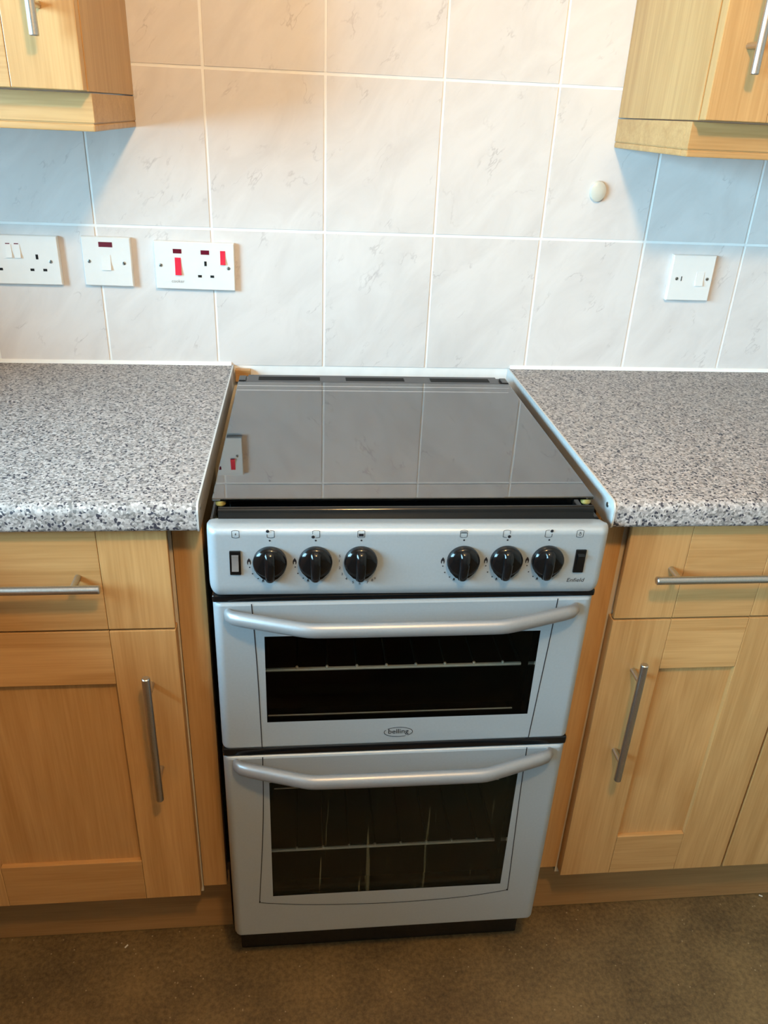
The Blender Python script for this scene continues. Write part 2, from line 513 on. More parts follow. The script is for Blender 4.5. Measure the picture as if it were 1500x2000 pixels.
# wall tiles, each its own piece (200 x 250 mm, 3.5 mm joints)
TX, TZ, TW, TH, J = -0.0285, 1.1572, 0.2, 0.25, 0.0046
tile_me = MB().box(-TW / 2 + J / 2, TW / 2 - J / 2, 0, .0012, -TH / 2 + J / 2, TH / 2 - J / 2, .0006, 2).mesh('tile', M_TILE)
for j in range(-1, 5):
    for i in range(-6, 7):
        cx = TX + (i + .5) * TW
        t = obj('tile', tile_me, wb, (cx + random.uniform(-.0004, .0004), random.uniform(-.0002, 0), TZ + (j + .5) * TH))
        t.rotation_euler = (0, random.uniform(-.0012, .0012), 0)

# ------------------------------------------------------------------ worktops
ZT, ZB, YF = 0.910, 0.872, -0.6045
def worktop_profile(g=0.0):
    pts = [(-.001, ZB - g), (-.001, ZT + g)]
    r = 0.013
    pts.append((YF + r - g + .004, ZT + g))
    for k in range(7):
        a = math.pi / 2 * k / 6
        pts.append((YF + r - g - r * math.sin(a), ZT + g - r + r * math.cos(a)))
    pts.append((YF - g, ZT + g - .0155)); pts.append((YF - g, ZB - g + .0095))
    r = 0.007
    for k in range(5):
        a = math.pi / 2 * k / 4
        pts.append((YF - g + r - r * math.cos(a), ZB - g + r - r * math.sin(a)))
    return pts
GL, GR = -0.2005, 0.3370
def worktop(label, x0, x1, trim_x0, trim_x1, screw_x):
    t = thing('worktop', label, 'worktop', ((x0 + x1) / 2, -.3, ZB))
    o = Vector(t.location)
    b = MB().prism(worktop_profile(), 'x', x0, x1)
    bmesh.ops.translate(b.bm, verts=b.bm.verts, vec=-o)
    b.build('slab', M_GRANITE, t, smooth=35)
    b = MB().prism(worktop_profile(.0008), 'x', trim_x0, trim_x1)
    bmesh.ops.translate(b.bm, verts=b.bm.verts, vec=-o)
    e = b.build('edge_trim', M_ALU, t, smooth=35)
    e['label'] = 'aluminium end strip facing the cooker'
    b = MB().lathe([(-.0006, .0042), (.0006, .0036), (.0008, 0)] if screw_x < 0 else [(.0006, .0042), (-.0006, .0036), (-.0008, 0)],
                   (screw_x if screw_x < 0 else screw_x, -.5817, .897), 'x', 16)
    bmesh.ops.translate(b.bm, verts=b.bm.verts, vec=-o)
    b.build('screw', M_SCREW, e)
    return t
worktop('grey speckled worktop under the three white socket plates, left of the cooker', X0 + .001, GL - .0025, GL - .0025, GL, GL)
worktop('grey speckled worktop with a blue-lit metal end strip, right of the cooker', GR + .0025, X1 - .001, GR, GR + .0025, GR)
structure(MB().prism([(0, ZT + .0002), (0, ZT + .0062), (-.0012, ZT + .0058), (-.0055, ZT + .0016), (-.0060, ZT + .0002)], 'x', X0 + .05, GL - .004).build('trim_1', M_SEAL))
structure(MB().prism([(0, ZT + .0002), (0, ZT + .0062), (-.0012, ZT + .0058), (-.0055, ZT + .0016), (-.0060, ZT + .0002)], 'x', GR + .004, X1 - .01).build('trim_2', M_SEAL))

# ------------------------------------------------------------------ cabinets
def bar_handle_mesh(length, vertical, posts=0.16, stand=0.031, r=0.0058):
    b = MB()
    def P(a, y): return (0, y, a) if vertical else (a, y, 0)
    h = length / 2
    e = 0.0012
    b.tube([P(-h, -stand), P(-h + .0004, -stand), P(-h + e, -stand), P(h - e, -stand), P(h - .0004, -stand), P(h, -stand)],
           [r * .8, r * .9, r, r, r * .9, r * .8], 18)
    for s in (-1, 1):
        b.tube([P(s * posts / 2, 0), P(s * posts / 2, -stand)], .0042, 14)
    return b.mesh('handle', M_STEEL)
ME_HV = bar_handle_mesh(.229, True)
ME_HH = bar_handle_mesh(.229, False)
DF = -0.585                                    # front plane of the doors
def shaker(parent, kind, x0, x1, z0, z1, yf, th=.019, stile=.0885, rail=.090, handle=None, handle_at=None, flat=False):
    """framed door or drawer front: field panel (the part) with stiles, rails and handle as sub-parts"""
    xs0, xs1 = x0 + stile, x1 - stile
    if flat:
        d = MB().box(x0 + .004, x1 - .004, yf + .008, yf + th, z0 + .004, z1 - .004).build(kind, WV, parent)
        MB().box(xs0 + .0004, xs1 - .0004, yf, yf + .0078, z0, z1, .0009).build('rail', WH, d)
    else:
        d = MB().box(xs0 - .006, xs1 + .006, yf + .008, yf + th - .002, z0 + rail - .006, z1 - rail + .006).build(kind, WV, parent)
        for a, b_ in ((z0, z0 + rail), (z1 - rail, z1)):
            MB().box(xs0 + .0004, xs1 - .0004, yf, yf + th, a, b_, .0009).build('rail', WH, d)
    for a, b_ in ((x0, xs0), (xs1, x1)):
        MB().box(a, b_, yf, yf + (.0078 if flat else th), z0, z1, .0011).build('stile', WV, d)
    if handle == 'v':
        obj('handle', ME_HV, d, (handle_at[0], yf, handle_at[1]))
    elif handle == 'h':
        obj('handle', ME_HH, d, (handle_at[0], yf, handle_at[1]))
    return d

def base_cabinet(label, x0, wd, loc_y=0.0, rz=0, loc=None, filler=None, hside='r', group='base units under the worktops'):
    t = thing('base_cabinet', label, 'cabinet', loc or (x0, 0, 0), rz, group)
    c = MB()
    yb, yfc = -.03, DF + .0215
    c.box(.0, .018, yfc, yb, .15, .8715).box(wd - .018, wd, yfc, yb, .15, .8715)
    c.box(.018, wd - .018, yfc, yb, .15, .168).box(.018, wd - .018, yb - .006, yb, .168, .8715)
    c.box(.018, wd - .018, yfc, yfc + .08, .853, .8715)
    c.build('carcass', M_CARC, t, smooth=0)
    g = .0018
    hx = wd - .042 if hside == 'r' else .0485
    shaker(t, 'door', g, wd - g, .1665, .7095, DF, handle='v', handle_at=(hx, .5385))
    shaker(t, 'drawer', g, wd - g, .7130, .8665, DF, handle='h', handle_at=(wd / 2, .7965), flat=True)
    if filler:
        for fa, fb in filler:
            MB().box(fa, fb, -.5665, -.5485, .166, .8715, .001).build('filler_strip', WV, t)
    return t
base_cabinet('beech cabinet with drawer and barred door standing left of the cooker', -.6435, .400, filler=((.4012, .4405), (-.0205, -.0008)))
base_cabinet('narrow beech cabinet with drawer and barred door right of the cooker', .3755, .3015, filler=((-.0385, -.0008),), hside='l')
base_cabinet('beech cabinet cut by the right edge, beyond the narrow one', .6775, .400, hside='l')
base_cabinet('beech cabinet in the corner by the right wall', 1.078, .430, hside='l')


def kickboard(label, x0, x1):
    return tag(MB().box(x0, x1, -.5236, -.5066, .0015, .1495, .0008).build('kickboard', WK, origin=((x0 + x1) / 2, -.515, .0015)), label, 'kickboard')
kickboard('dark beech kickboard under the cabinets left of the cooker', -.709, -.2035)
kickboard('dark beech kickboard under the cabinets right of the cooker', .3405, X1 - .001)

# unseen units under the window, added to keep daylight off the lower left cabinet
for k in range(3):
    base_cabinet(['unseen beech cabinet under the window, nearest the corner', 'unseen beech cabinet under the middle of the window',
                  'unseen beech cabinet under the window, farthest from the corner'][k], 0, .6, rz=math.pi / 2, loc=(X0, -1.187 - .602 * k, 0),
                 group='unseen base units under the window')
rw = MB().box(X0 + .001, -.646, -2.394, YF - .001, ZB, ZT, .006)
tag(rw.build('worktop', M_GRANITE, origin=(-.95, -1.5, ZB)), 'unseen grey speckled worktop under the window on the left wall', 'worktop')
tag(MB().box(-.727, -.710, -2.390, -.507, .0015, .1495).build('kickboard', WK, origin=(-.718, -1.5, .0015)), 'unseen dark beech kickboard under the window units', 'kickboard')

# ------------------------------------------------------------------ wall cabinets
def wall_cabinet(label, x0, x1, side, hx):
    t = thing('wall_cabinet', label, 'cabinet', ((x0 + x1) / 2, 0, 1.315), 0, 'wall cabinets either side of the cooker')
    ox = (x0 + x1) / 2
    a, b_ = x0 - ox, x1 - ox
    z0, z1 = 1.3625 - 1.315, 2.08 - 1.315
    yf = -.332
    c = MB()
    c.box(a, a + .018, -.311, -.001, z0, z1, .0006).box(b_ - .018, b_, -.311, -.001, z0, z1, .0006)
    c.box(a + .018, b_ - .018, -.311, -.001, z0, z0 + .018).box(a + .018, b_ - .018, -.311, -.001, z1 - .018, z1)
    c.box(a + .018, b_ - .018, -.009, -.001, z0 + .018, z1 - .018)
    c.build('carcass', WV, t)
    d = shaker(t, 'door', a + .001, b_ - .001, z0 + .0008, z1 - .001, yf, handle='v', handle_at=(hx - ox, 1.4185 - 1.315 + .1145))
    # pelmet: board, groove and bead, with a return to the wall on the cooker side
    p = MB()
    yp = -.296
    s = b_ if side == 'r' else a
    sg = -1 if side == 'r' else 1
    def L_board(zz0, zz1, ins, bev):
        p.box(a, b_ - ins if side == 'r' else b_, yp + ins, yp + .02, zz0, zz1, bev) if side == 'r' else \
            p.box(a + ins, b_, yp + ins, yp + .02, zz0, zz1, bev)
        q = sorted((s + sg * ins, s + sg * .02))
        p.box(q[0], q[1], yp + .02, -.001, zz0, zz1, bev)
    L_board(.0105, .0458, 0, .0006)
    L_board(.0090, .0106, .0018, 0)
    L_board(0, .0090, 0, .0022)
    pl = p.build('pelmet', WH, t)
    return t
wall_cabinet('pale beech wall cabinet above the three white socket plates, top left', -.842, -.3425, 'r', -.3865)
wall_cabinet('beech wall cabinet with an orange-lit front above the single switch, top right', .483, .983, 'l', .5235)

# ------------------------------------------------------------------ sockets and switches on the tiles
def plate(t, w_, h_, d=.0095, bev=.002):
    b = MB()
    r = [[(-w_ / 2, 0, -h_ / 2), (w_ / 2, 0, -h_ / 2), (w_ / 2, 0, h_ / 2), (-w_ / 2, 0, h_ / 2)],
         [(-w_ / 2, -d + .0014, -h_ / 2), (w_ / 2, -d + .0014, -h_ / 2), (w_ / 2, -d + .0014, h_ / 2), (-w_ / 2, -d + .0014, h_ / 2)],
         [(-w_ / 2 + .0012, -d, -h_ / 2 + .0012), (w_ / 2 - .0012, -d, -h_ / 2 + .0012), (w_ / 2 - .0012, -d, h_ / 2 - .0012), (-w_ / 2 + .0012, -d, h_ / 2 - .0012)]]
    b.rings(r)
    return b.build('face_plate', M_WHITE, t)
def rocker(t, x, z, w_, h_, mtl, d=.0095, up_=True, name='rocker_switch'):
    hi, lo_ = (.0035, .0006) if up_ else (.0006, .0035)
    b = MB()
    y = -d
    b.prism([(y + .001, z - h_ / 2), (y - (lo_ if up_ else lo_), z - h_ / 2), (y - .0012, z), (y - hi, z + h_ / 2), (y + .001, z + h_ / 2)], 'x', x - w_ / 2, x + w_ / 2)
    return b.build(name, mtl, t, smooth=20)
def inset(t, name, x, z, w_, h_, mtl, d=.0095, proud=.0003):
    return MB().box(x - w_ / 2, x + w_ / 2, -d - proud, -d + .001, z - h_ / 2, z + h_ / 2).build(name, mtl, t, smooth=0)
def screw(t, x, z, d=.0095, ang=.8, r=.0030):
    s = MB().lathe([(.0004, r), (-.0006, r), (-.0009, r * .7), (-.0009, 0)], (x, -d, z), 'y', 18).build('screw', M_SCREW, t)
    c, n = math.cos(ang), math.sin(ang)
    b = MB()
    L_, W_ = r * .85, r * .16
    b.prism([(x + c * L_ - n * W_, z + n * L_ + c * W_), (x - c * L_ - n * W_, z - n * L_ + c * W_),
             (x - c * L_ + n * W_, z - n * L_ - c * W_), (x + c * L_ + n * W_, z + n * L_ - c * W_)], 'y', -d - .00095, -d - .0012)
    b.build('slot', M_HOLE, s, smooth=0)
def outlet(t, x, z, gap=.0218):
    inset(t, 'earth_slot', x, z, .0042, .0082, M_HOLE)
    inset(t, 'pin_slot', x - gap / 2, z - .0222, .0066, .0042, M_HOLE)
    inset(t, 'pin_slot', x + gap / 2, z - .0222, .0066, .0042, M_HOLE)

YP = -.0008
t = thing('double_socket', 'white double wall socket cut by the left edge', 'socket', (-.5692, YP, 1.0967), 0)
plate(t, .150, .0830)
for x in (-.0084, .0062):
    rocker(t, x, .0155, .0098, .0225, M_WHITE, up_=False)
    inset(t, 'red_marker', x - .0005, .0275, .0072, .0016, M_NEON)
outlet(t, .0375, .0062); outlet(t, -.0375, .0062)
screw(t, .0597, -.0014, ang=1.2); screw(t, -.0597, -.0014)

t = thing('fused_switch', 'white square switch with one dark red neon window', 'switch', (-.4122, YP, 1.0976), -.0)
t.rotation_euler = (0, .009, 0)
plate(t, .0836, .0838)
inset(t, 'neon_window', -.0008, .0293, .0234, .0085, M_NEON)
rocker(t, -.0022, -.0008, .0160, .0262, M_WHITE, up_=False)
screw(t, -.0312, 0, ang=1.2); screw(t, .0285, -.0016, ang=2.3)

t = thing('cooker_switch_socket', 'white cooker switch plate with two red rockers and a socket', 'socket', (-.2602, YP, 1.0938))
t.rotation_euler = (0, .010, 0)
plate(t, .1402, .0826)
inset(t, 'neon_window', -.0298, .0249, .0150, .0076, M_NEON)
inset(t, 'neon_window', .0186, .0243, .0150, .0076, M_NEON)
r_ = rocker(t, -.0295, -.0010, .0106, .0300, M_RED, up_=False); r_['label'] = 'large red cooker rocker switch'
r_ = rocker(t, .0498, .0162, .0088, .0238, M_RED, up_=False); r_['label'] = 'small red socket rocker switch'
outlet(t, .0188, .0050)
screw(t, -.0600, 0, ang=.6); screw(t, .0592, -.0018, ang=1.4)
lt = obj('lettering', text_mesh('cooker', .0225, mtl=M_PRINT_FAINT), t, (-.0312, -.0098, -.0270))

t = thing('switch_plate', 'white square switch with a small rocker, right of the cooker', 'switch', (.6730, YP, 1.0951))
plate(t, .0842, .0842, .0105)
rocker(t, .0163, -.0008, .0150, .0258, M_WHITE, .0105, up_=False)
inset(t, 'indicator_slot', -.0197, -.0012, .0016, .0086, M_HOLE, .0105)
screw(t, -.0290, -.0014, .0105, 1.0); screw(t, .0318, -.0010, .0105, .5)

# oval cap over an old fixing hole
b = MB()
b.lathe([(0, .0150), (-.004, .0152), (-.0075, .0138), (-.0095, .0095), (-.0103, .0040), (-.0104, 0)], (0, 0, 0), 'y', 32)
for v in b.bm.verts: v.co.z *= 1.18
o = b.build('hole_cover', M_CAP)
o.location = (.4655, -.0004, 1.2425)
tag(o, 'cream oval plastic button stuck on a tile below the top right cabinet', 'button')

# little wooden offcut behind the cooker, in the left corner
tag(MB().box(-.1975, -.1685, -.012, .0010, .880, .9035, .001).build('wood_offcut', WH, origin=(-.183, -.005, .880)),
    'small piece of raw wood against the wall behind the cooker', 'wood')

# ------------------------------------------------------------------ the cooker
CX0, CX1 = -.1890, .3235
ck = thing('gas_cooker', 'silver freestanding gas cooker with black hob, six knobs and two ovens', 'cooker', (.0672, -.33, 0))
OX = Vector(ck.location)
def part(b, name, mtl, parent=ck, smooth=30):
    bmesh.ops.translate(b.bm, verts=b.bm.verts, vec=-OX)
    return b.build(name, mtl, parent, smooth=smooth)

body = MB()
body.box(CX0, CX0 + .012, -.600, -.055, .085, .880).box(CX1 - .012, CX1, -.600, -.055, .085, .880)
body.box(CX0 + .012, CX1 - .012, -.067, -.055, .085, .880).box(CX0 + .012, CX1 - .012, -.600, -.067, .085, .110)
part(body, 'body', M_BLACK, smooth=0)
part(MB().box(CX0 + .004, CX1 - .004, -.572, -.08, .001, .0845, .004), 'plinth', M_BLACK)
for (za, zb) in ((.532, .780), (.125, .512)):
    x0, x1, yb = CX0 + .03, CX1 - .03, -.14
    lin = MB()
    lin.box(x0, x0 + .004, -.6, yb, za, zb).box(x1 - .004, x1, -.6, yb, za, zb)
    lin.box(x0, x1, yb, yb + .004, za, zb).box(x0, x1, -.6, yb, za, za + .004).box(x0, x1, -.6, yb, zb - .004, zb)
    part(lin, 'oven_cavity', M_DARK, smooth=0)
part(MB().box(CX0 + .001, CX1 - .001, -.6285, -.5985, .7810, .7925, .004, 3), 'vent_strip', M_BLACKP)
part(MB().box(CX0 + .001, CX1 - .001, -.6285, -.5985, .5160, .5318, .005, 3), 'vent_strip', M_BLACKP)

def wire_shelf(z, x0, x1, ys, name='oven_shelf'):
    b = MB()
    b.tube([(x0, ys, z), (x1, ys, z)], .0028, 8)
    for k in range(12):                              # wire ends welded on the front rail
        x = x0 + .046 + k * .0433
        if x < x1 - .01:
            b.lathe([(0, .0022), (-.003, .0022), (-.0042, .001), (-.0043, 0)], (x, ys + .001, z + .0036), 'y', 8)
    sh = part(b, name, M_CHROME)
    b = MB()
    b.tube([(x0, -.18, z), (x1, -.18, z)], .0024, 8)
    b.tube([(x0 + .001, ys, z), (x0 + .001, -.18, z)], .0024, 8); b.tube([(x1 - .001, ys, z), (x1 - .001, -.18, z)], .0024, 8)
    n = int((x1 - x0) / .0433)
    for k in range(1, n + 1):
        x = x0 + .046 + (k - 1) * .0433
        if x < x1 - .01:
            b.tube([(x, ys - .001, z + .0034), (x, -.18, z + .0034)], .0019, 8)
    part(b, 'cross_wires', M_WIRE_SHADE, sh)
    return sh
wire_shelf(.633, -.1265, .2500, -.580)
wire_shelf(.2600, -.1300, .2500, -.580)

def oven_door(name, z0, z1, wz0, wz1, glass_m, inner):
    wx0, wx1, yf, yb = -.1225, .2540, -.630, -.601
    rows = [(z0, .004), (z0 + .0015, .0012), (z0 + .004, 0), (z0 + .006, 0), (wz0, 0), (wz1, 0), (z1 - .006, 0), (z1 - .004, 0), (z1 - .0015, .0012), (z1, .004)]
    def edge(sgn, xe):
        r = .0125
        pts = [(xe, yb)]
        for k in range(7):
            a = math.pi / 2 * k / 6
            pts.append((xe + sgn * r * (1 - math.cos(a)), yf + .016 - .016 * math.sin(a)))
        pts.append((xe + sgn * (r + .002), yf))
        return pts
    cols = edge(1, CX0 + .0005) + [(wx0, yf), (wx1, yf)] + edge(-1, CX1 - .0005)[::-1]
    iw = 9
    b = MB()
    V = [[b.bm.verts.new((x, min(y + ins, yb), z)) for (x, y) in cols] for (z, ins) in rows]
    for a in range(len(rows) - 1):
        for c in range(len(cols) - 1):
            if a == 4 and c == iw: continue
            b.bm.faces.new((V[a][c], V[a][c + 1], V[a + 1][c + 1], V[a + 1][c]))
    b.bm.faces.new(V[0]); b.bm.faces.new(V[-1][::-1])
    # reveal of the window opening
    q = [V[4][iw], V[4][iw + 1], V[5][iw + 1], V[5][iw]]
    d = [b.bm.verts.new((v.co.x, yb, v.co.z)) for v in q]
    for k in range(4):
        b.bm.faces.new((q[k], q[(k + 1) % 4], d[(k + 1) % 4], d[k])).material_index = 1   # faces of the opening in black
    door = part(b, name, M_SILVER, smooth=25)
    door.data.materials.append(M_BLACKP)
    g = part(MB().box(wx0 + .0002, wx1 - .0002, yf + .0006, yf + .0046, wz0 + .0002, wz1 - .0002), 'window_glass', glass_m, door, 0)
    for yy, zz, xa, xb in inner:                        # edges of the inner pane seen behind the glass
        part(MB().box(wx0 + xa, wx1 - xb, yy, yy + .0018, zz, zz + .0008), 'inner_pane_edge', M_CHROME, door, 0)
    return door
def bow_handle(door, z, r=.0085, rv=.0102):
    ctl = [(-.1690, -.6285), (-.1665, -.6360), (-.1600, -.6420), (-.1480, -.6465), (-.1100, -.6587), (-.0800, -.6683), (-.0720, -.6707), (-.0640, -.6726), (-.0560, -.6735),
           (-.046, -.6738), (.0, -.6741), (.064, -.6742)]
    pts = ctl + [(2 * .0640 - x, y) for x, y in ctl[-2::-1]]
    n = len(pts)
    rr = [r] * n; vv = [rv] * n
    for k, (a, c) in enumerate(((.55, .62), (.80, .85), (.95, .96))):
        rr[k] = rr[n - 1 - k] = r * a; vv[k] = vv[n - 1 - k] = rv * c
    part(MB().tube([(x, y, z) for x, y in pts], rr, 20, vv), 'handle', M_SILVER_H, door, 60)
def smooth_curve(P, n=8):
    out = []
    for i in range(len(P) - 1):
        p0, p1, p2, p3 = P[max(i - 1, 0)], P[i], P[i + 1], P[min(i + 2, len(P) - 1)]
        for k in range(n):
            t = k / n
            out.append(tuple(.5 * (2 * p1[d] + (p2[d] - p0[d]) * t + (2 * p0[d] - 5 * p1[d] + 4 * p2[d] - p3[d]) * t * t + (3 * p1[d] - p0[d] - 3 * p2[d] + p3[d]) * t ** 3) for d in (0, 1)))
    return out + [P[-1]]
YL = -.6303
d1 = oven_door('top_oven_door', .5315, .7810, .5800, .7278, M_OVENGLASS, [(-.6175, .5802, .001, .02)])
bow_handle(d1, .7665)
part(MB().ribbon(smooth_curve([(-.1376, .7800), (-.1353, .7314), (-.1329, .6545), (-.1309, .5325)]), .0013, YL), 'decor_line', M_PRINT, d1, 0)
part(MB().ribbon(smooth_curve([(.2709, .7800), (.2692, .7203), (.2653, .6309), (.2611, .5325)]), .0013, YL), 'decor_line', M_PRINT, d1, 0)
d2 = oven_door('main_oven_door', .1180, .5160, .2135, .4640, M_OVENGLASS2, [(-.6115, .4310, .006, .022)])
bow_handle(d2, .5060, .0092, .0112)
part(MB().ribbon(smooth_curve([(-.1306, .5150), (-.1320, .4326), (-.1354, .3457), (-.1436, .2120), (-.1435, .2035), (-.1360, .1985), (-.0673, .1887), (.0001, .1841),
                               (.0856, .1818), (.1894, .1858), (.2590, .1955), (.2665, .1990), (.2680, .2060), (.2652, .3175), (.2625, .4251), (.2615, .5150)]), .0013, YL),
     'decor_line', M_PRINT, d2, 0)
# oval badge on the top oven door
bc = (.0652, .5542)
E1 = [(bc[0] + .0207 * math.cos(a), bc[1] + .0087 * math.sin(a)) for a in [math.radians(140 - 3.9 * k) for k in range(0, 49)]]
E2 = [(bc[0] + .0207 * math.cos(a), bc[1] + .0087 * math.sin(a)) for a in [math.radians(-57 - 3.9 * k) for k in range(0, 40)]]
bd = MB(); bd.ribbon(E1, .0008, YL - .0002); bd.ribbon(E2, .0008, YL - .0002)
part(bd, 'badge_oval', M_PRINT, d1, 0)
obj('badge_lettering', text_mesh('belling', .0295, height=.0112), d1, Vector((bc[0] + .0002, YL - .0003, bc[1] + .0002)) - OX)

# control panel: its own origin, hung a touch low on the right
PC = Vector((.0672, -.6405, .8467))
def panel_mesh():
    prof = [(-.600, .8878), (-.618, .8916), (-.6300, .8942), (-.6355, .8934), (-.6390, .8908), (-.6405, .8865), (-.6405, .8845), (-.6405, .814), (-.6405, .812), (-.6400, .806), (-.6380, .800),
            (-.6340, .7955), (-.6270, .7925), (-.600, .7915)]
    cols = []
    r = .0135
    for k in range(8):
        a = math.pi / 2 * k / 7
        cols.append((CX0 + r * (1 - math.cos(a)), r * (1 - math.sin(a))))
    cols = cols + [(CX0 + CX1 - x, i) for x, i in cols[::-1]]
    zc = .870
    b = MB()
    rows = []
    for x, ins in cols:
        row = []
        for (y, z) in prof:
            yy = -.6 + (y + .6) * (1 - ins / .0405 * 1.15)
            k = .10 if z > zc else 1.0
            zz = z - ins * .25 if z > zc else z + ins * 1.0 * max(0, (zc - z) / .08)
            row.append((x, min(yy, -.6), zz))
        rows.append(row)
    b.rings(rows, caps=False, closed=False)
    # close the back and ends
    A = [b.bm.verts.new(p) for p in rows[0]]
    bmesh.ops.remove_doubles(b.bm, verts=b.bm.verts, dist=1e-6)
    return b
pb = panel_mesh()
bmesh.ops.holes_fill(pb.bm, edges=[e for e in pb.bm.edges if e.is_boundary])
bmesh.ops.translate(pb.bm, verts=pb.bm.verts, vec=-PC)
panel = pb.build('control_panel', M_SILVER, ck, smooth=50)
panel.location = PC - OX
panel.rotation_euler = (0, .0085, 0)

def knob_mesh():
    b = MB()
    b.lathe([(0, .0208), (-.0045, .0213), (-.0075, .0208), (-.0095, .0192), (-.0110, .0160), (-.0119, .0110), (-.0123, .005), (-.0124, 0)], (0, 0, 0), 'y', 40)
    # teardrop skirt towards the pointer
    b.prism([(-.0192, -.0085), (.0192, -.0085), (.0160, -.0142), (.0092, -.0218), (.0060, -.0234), (.0048, -.0258), (.0020, -.0270), (-.0020, -.0270), (-.0048, -.0258), (-.0060, -.0234), (-.0092, -.0218), (-.0160, -.0142)], 'y', -.0005, -.0075)
    rings = []
    for z, w_, h in ((.0180, .0030, .0085), (.0170, .0050, .0115), (.0140, .0066, .0148), (.0090, .0068, .0170), (.0, .0066, .0178), (-.0120, .0062, .0172),
                     (-.0195, .0056, .0158), (-.0235, .0048, .0138), (-.0260, .0034, .0108), (-.0270, .0016, .0075)):
        rings.append([(-w_, -.002, z), (-w_, -h * .72, z), (-w_ * .86, -h * .90, z), (-w_ * .45, -h * .985, z), (0, -h, z), (w_ * .45, -h * .985, z), (w_ * .86, -h * .90, z),
                      (w_, -h * .72, z), (w_, -.002, z)])
    b.rings(rings)
    return b.mesh('knob', M_BLACKP, smooth=45)
KM = knob_mesh()
KX = [-.1118, -.0553, .0014, .1326, .1888, .2432]
for x in KX:
    obj('knob', KM, panel, (x - PC.x, 0, .0022))
YS = -.0003
PR = .0006
def icon_frame(b, x, z, part_=None):
    w_, h = .0044, .0050
    full = smooth_curve([(-w_, -h * .86), (-w_ * .6, -h * .98), (0, -h * 1.05), (w_ * .6, -h * .98), (w_, -h * .86)], 3)
    top = [(-a, -c) for a, c in full]
    loop = full + top
    if part_ is None:
        b.ribbon([(x + a, z + c) for a, c in loop], PR, YS, True)
    else:
        ang = {'tl': 135, 'bl': 225, 'br': 315, 'tr': 45}[part_]
        cx, cz = (w_ * .85 * math.copysign(1, math.cos(math.radians(ang))), h * .80 * math.copysign(1, math.sin(math.radians(ang))))
        keep, best = [], []
        n = len(loop)
        dense = []
        for i in range(n):
            p, q = loop[i], loop[(i + 1) % n]
            for k in range(4):
                dense.append((p[0] + (q[0] - p[0]) * k / 4, p[1] + (q[1] - p[1]) * k / 4))
        inside = [math.hypot(p[0] - cx, p[1] - cz) < .0032 for p in dense]
        s0 = next(i for i in range(len(dense)) if inside[i] and not inside[(i + 1) % len(dense)])
        seq = []
        for k in range(1, len(dense)):
            i = (s0 + k) % len(dense)
            if inside[i]: break
            seq.append(dense[i])
        b.ribbon([(x + a, z + c) for a, c in seq], PR, YS)
        b.disc(x + cx, z + cz, .0021, YS)
ZI = .0402
ICX = [-.1530, -.1104, -.0548, .0009, .1302, .1855, .2401, .2814]
for k, x in enumerate(ICX):
    b = MB()
    xl = x - PC.x
    if k in (1, 2, 5, 6):
        icon_frame(b, xl, ZI, {1: 'tl', 2: 'bl', 5: 'br', 6: 'tr'}[k])
    else:
        icon_frame(b, xl, ZI)
    if k == 0:
        b.poly([(xl + .0008, ZI + .0024), (xl - .0012, ZI - .0004), (xl - .0001, ZI - .0002), (xl - .0009, ZI - .0026), (xl + .0012, ZI + .0005), (xl + .0001, ZI + .0003)], YS)
    if k == 3:
        b.poly([(xl - .0030, ZI - .0034), (xl + .0030, ZI - .0034), (xl + .0030, ZI + .0006), (xl - .0030, ZI + .0006)], YS)
    if k == 4:
        b.ribbon([(xl - .0036, ZI + .0030), (xl + .0036, ZI + .0030)], .0006, YS)
        for q in range(6):
            xx = xl - .0030 + q * .0012
            b.ribbon([(xx, ZI + .0030), (xx, ZI + .0016)], .0006, YS)
        b.ribbon([(xl - .0042, ZI + .0010), (xl + .0042, ZI + .0010)], .0005, YS)
    if k == 7:
        b.ribbon([(xl + .0014 * math.cos(a), ZI - .0010 + .0016 * math.sin(a)) for a in [2 * math.pi * q / 14 for q in range(14)]], .0005, YS, True)
        b.ribbon([(xl - .0009, ZI + .0009), (xl, ZI + .0022), (xl + .0009, ZI + .0009)], .0005, YS)
        b.ribbon([(xl - .0010, ZI + .0026), (xl + .0012, ZI + .0014)], .0005, YS)
    if 1 <= k <= 6:
        b.disc(KX[k - 1] - PC.x + .0008 * (1 if k < 4 else -1.5) * (0 if k < 4 else 1), .0312, .0012, YS)
    b.build('printed_symbol', M_PRINT, panel, smooth=0)
def flame(b, x, z, s):
    pts = [(0, 1.0), (.45, .25), (.52, -.35), (.40, -1.0), (.24, -.95), (.22, -.35), (0, -.05), (-.22, -.35), (-.24, -.95), (-.40, -1.0), (-.52, -.35), (-.45, .25)]
    b.poly([(x + a * s, z + c * s) for a, c in pts], YS)
for k in (0, 1, 3, 4, 5):
    b = MB()
    x = KX[k] - PC.x
    flame(b, x - .0260, .0018, .0047)
    for dx, dz in ((-.0253, -.0067), (-.0220, -.0161), (-.0152, -.0232)):
        b.disc(x + dx, dz, .0009, YS, 10)
    flame(b, x - .0092, -.0266, .0024)
    b.build('flame_scale', M_PRINT, panel, smooth=0)
for ch, dx, dz in (('S', -.0264, .0090), ('1', -.0270, .0019), ('2', -.0261, -.0082), ('3', -.0230, -.0174), ('4', -.0174, -.0243), ('5', -.0087, -.0298), ('6', 0, -.0316),
                   ('7', .0100, -.0300), ('8', .0160, -.0268), ('9', .0192, -.0243)):
    obj('dial_number', text_mesh(ch, None, height=.0036), panel, (KX[2] - PC.x + dx, YS, dz))
obj('model_lettering', text_mesh('Enfield', .0240, shear=.18, height=.0058), panel, (.2866 - PC.x, YS, -.0290))
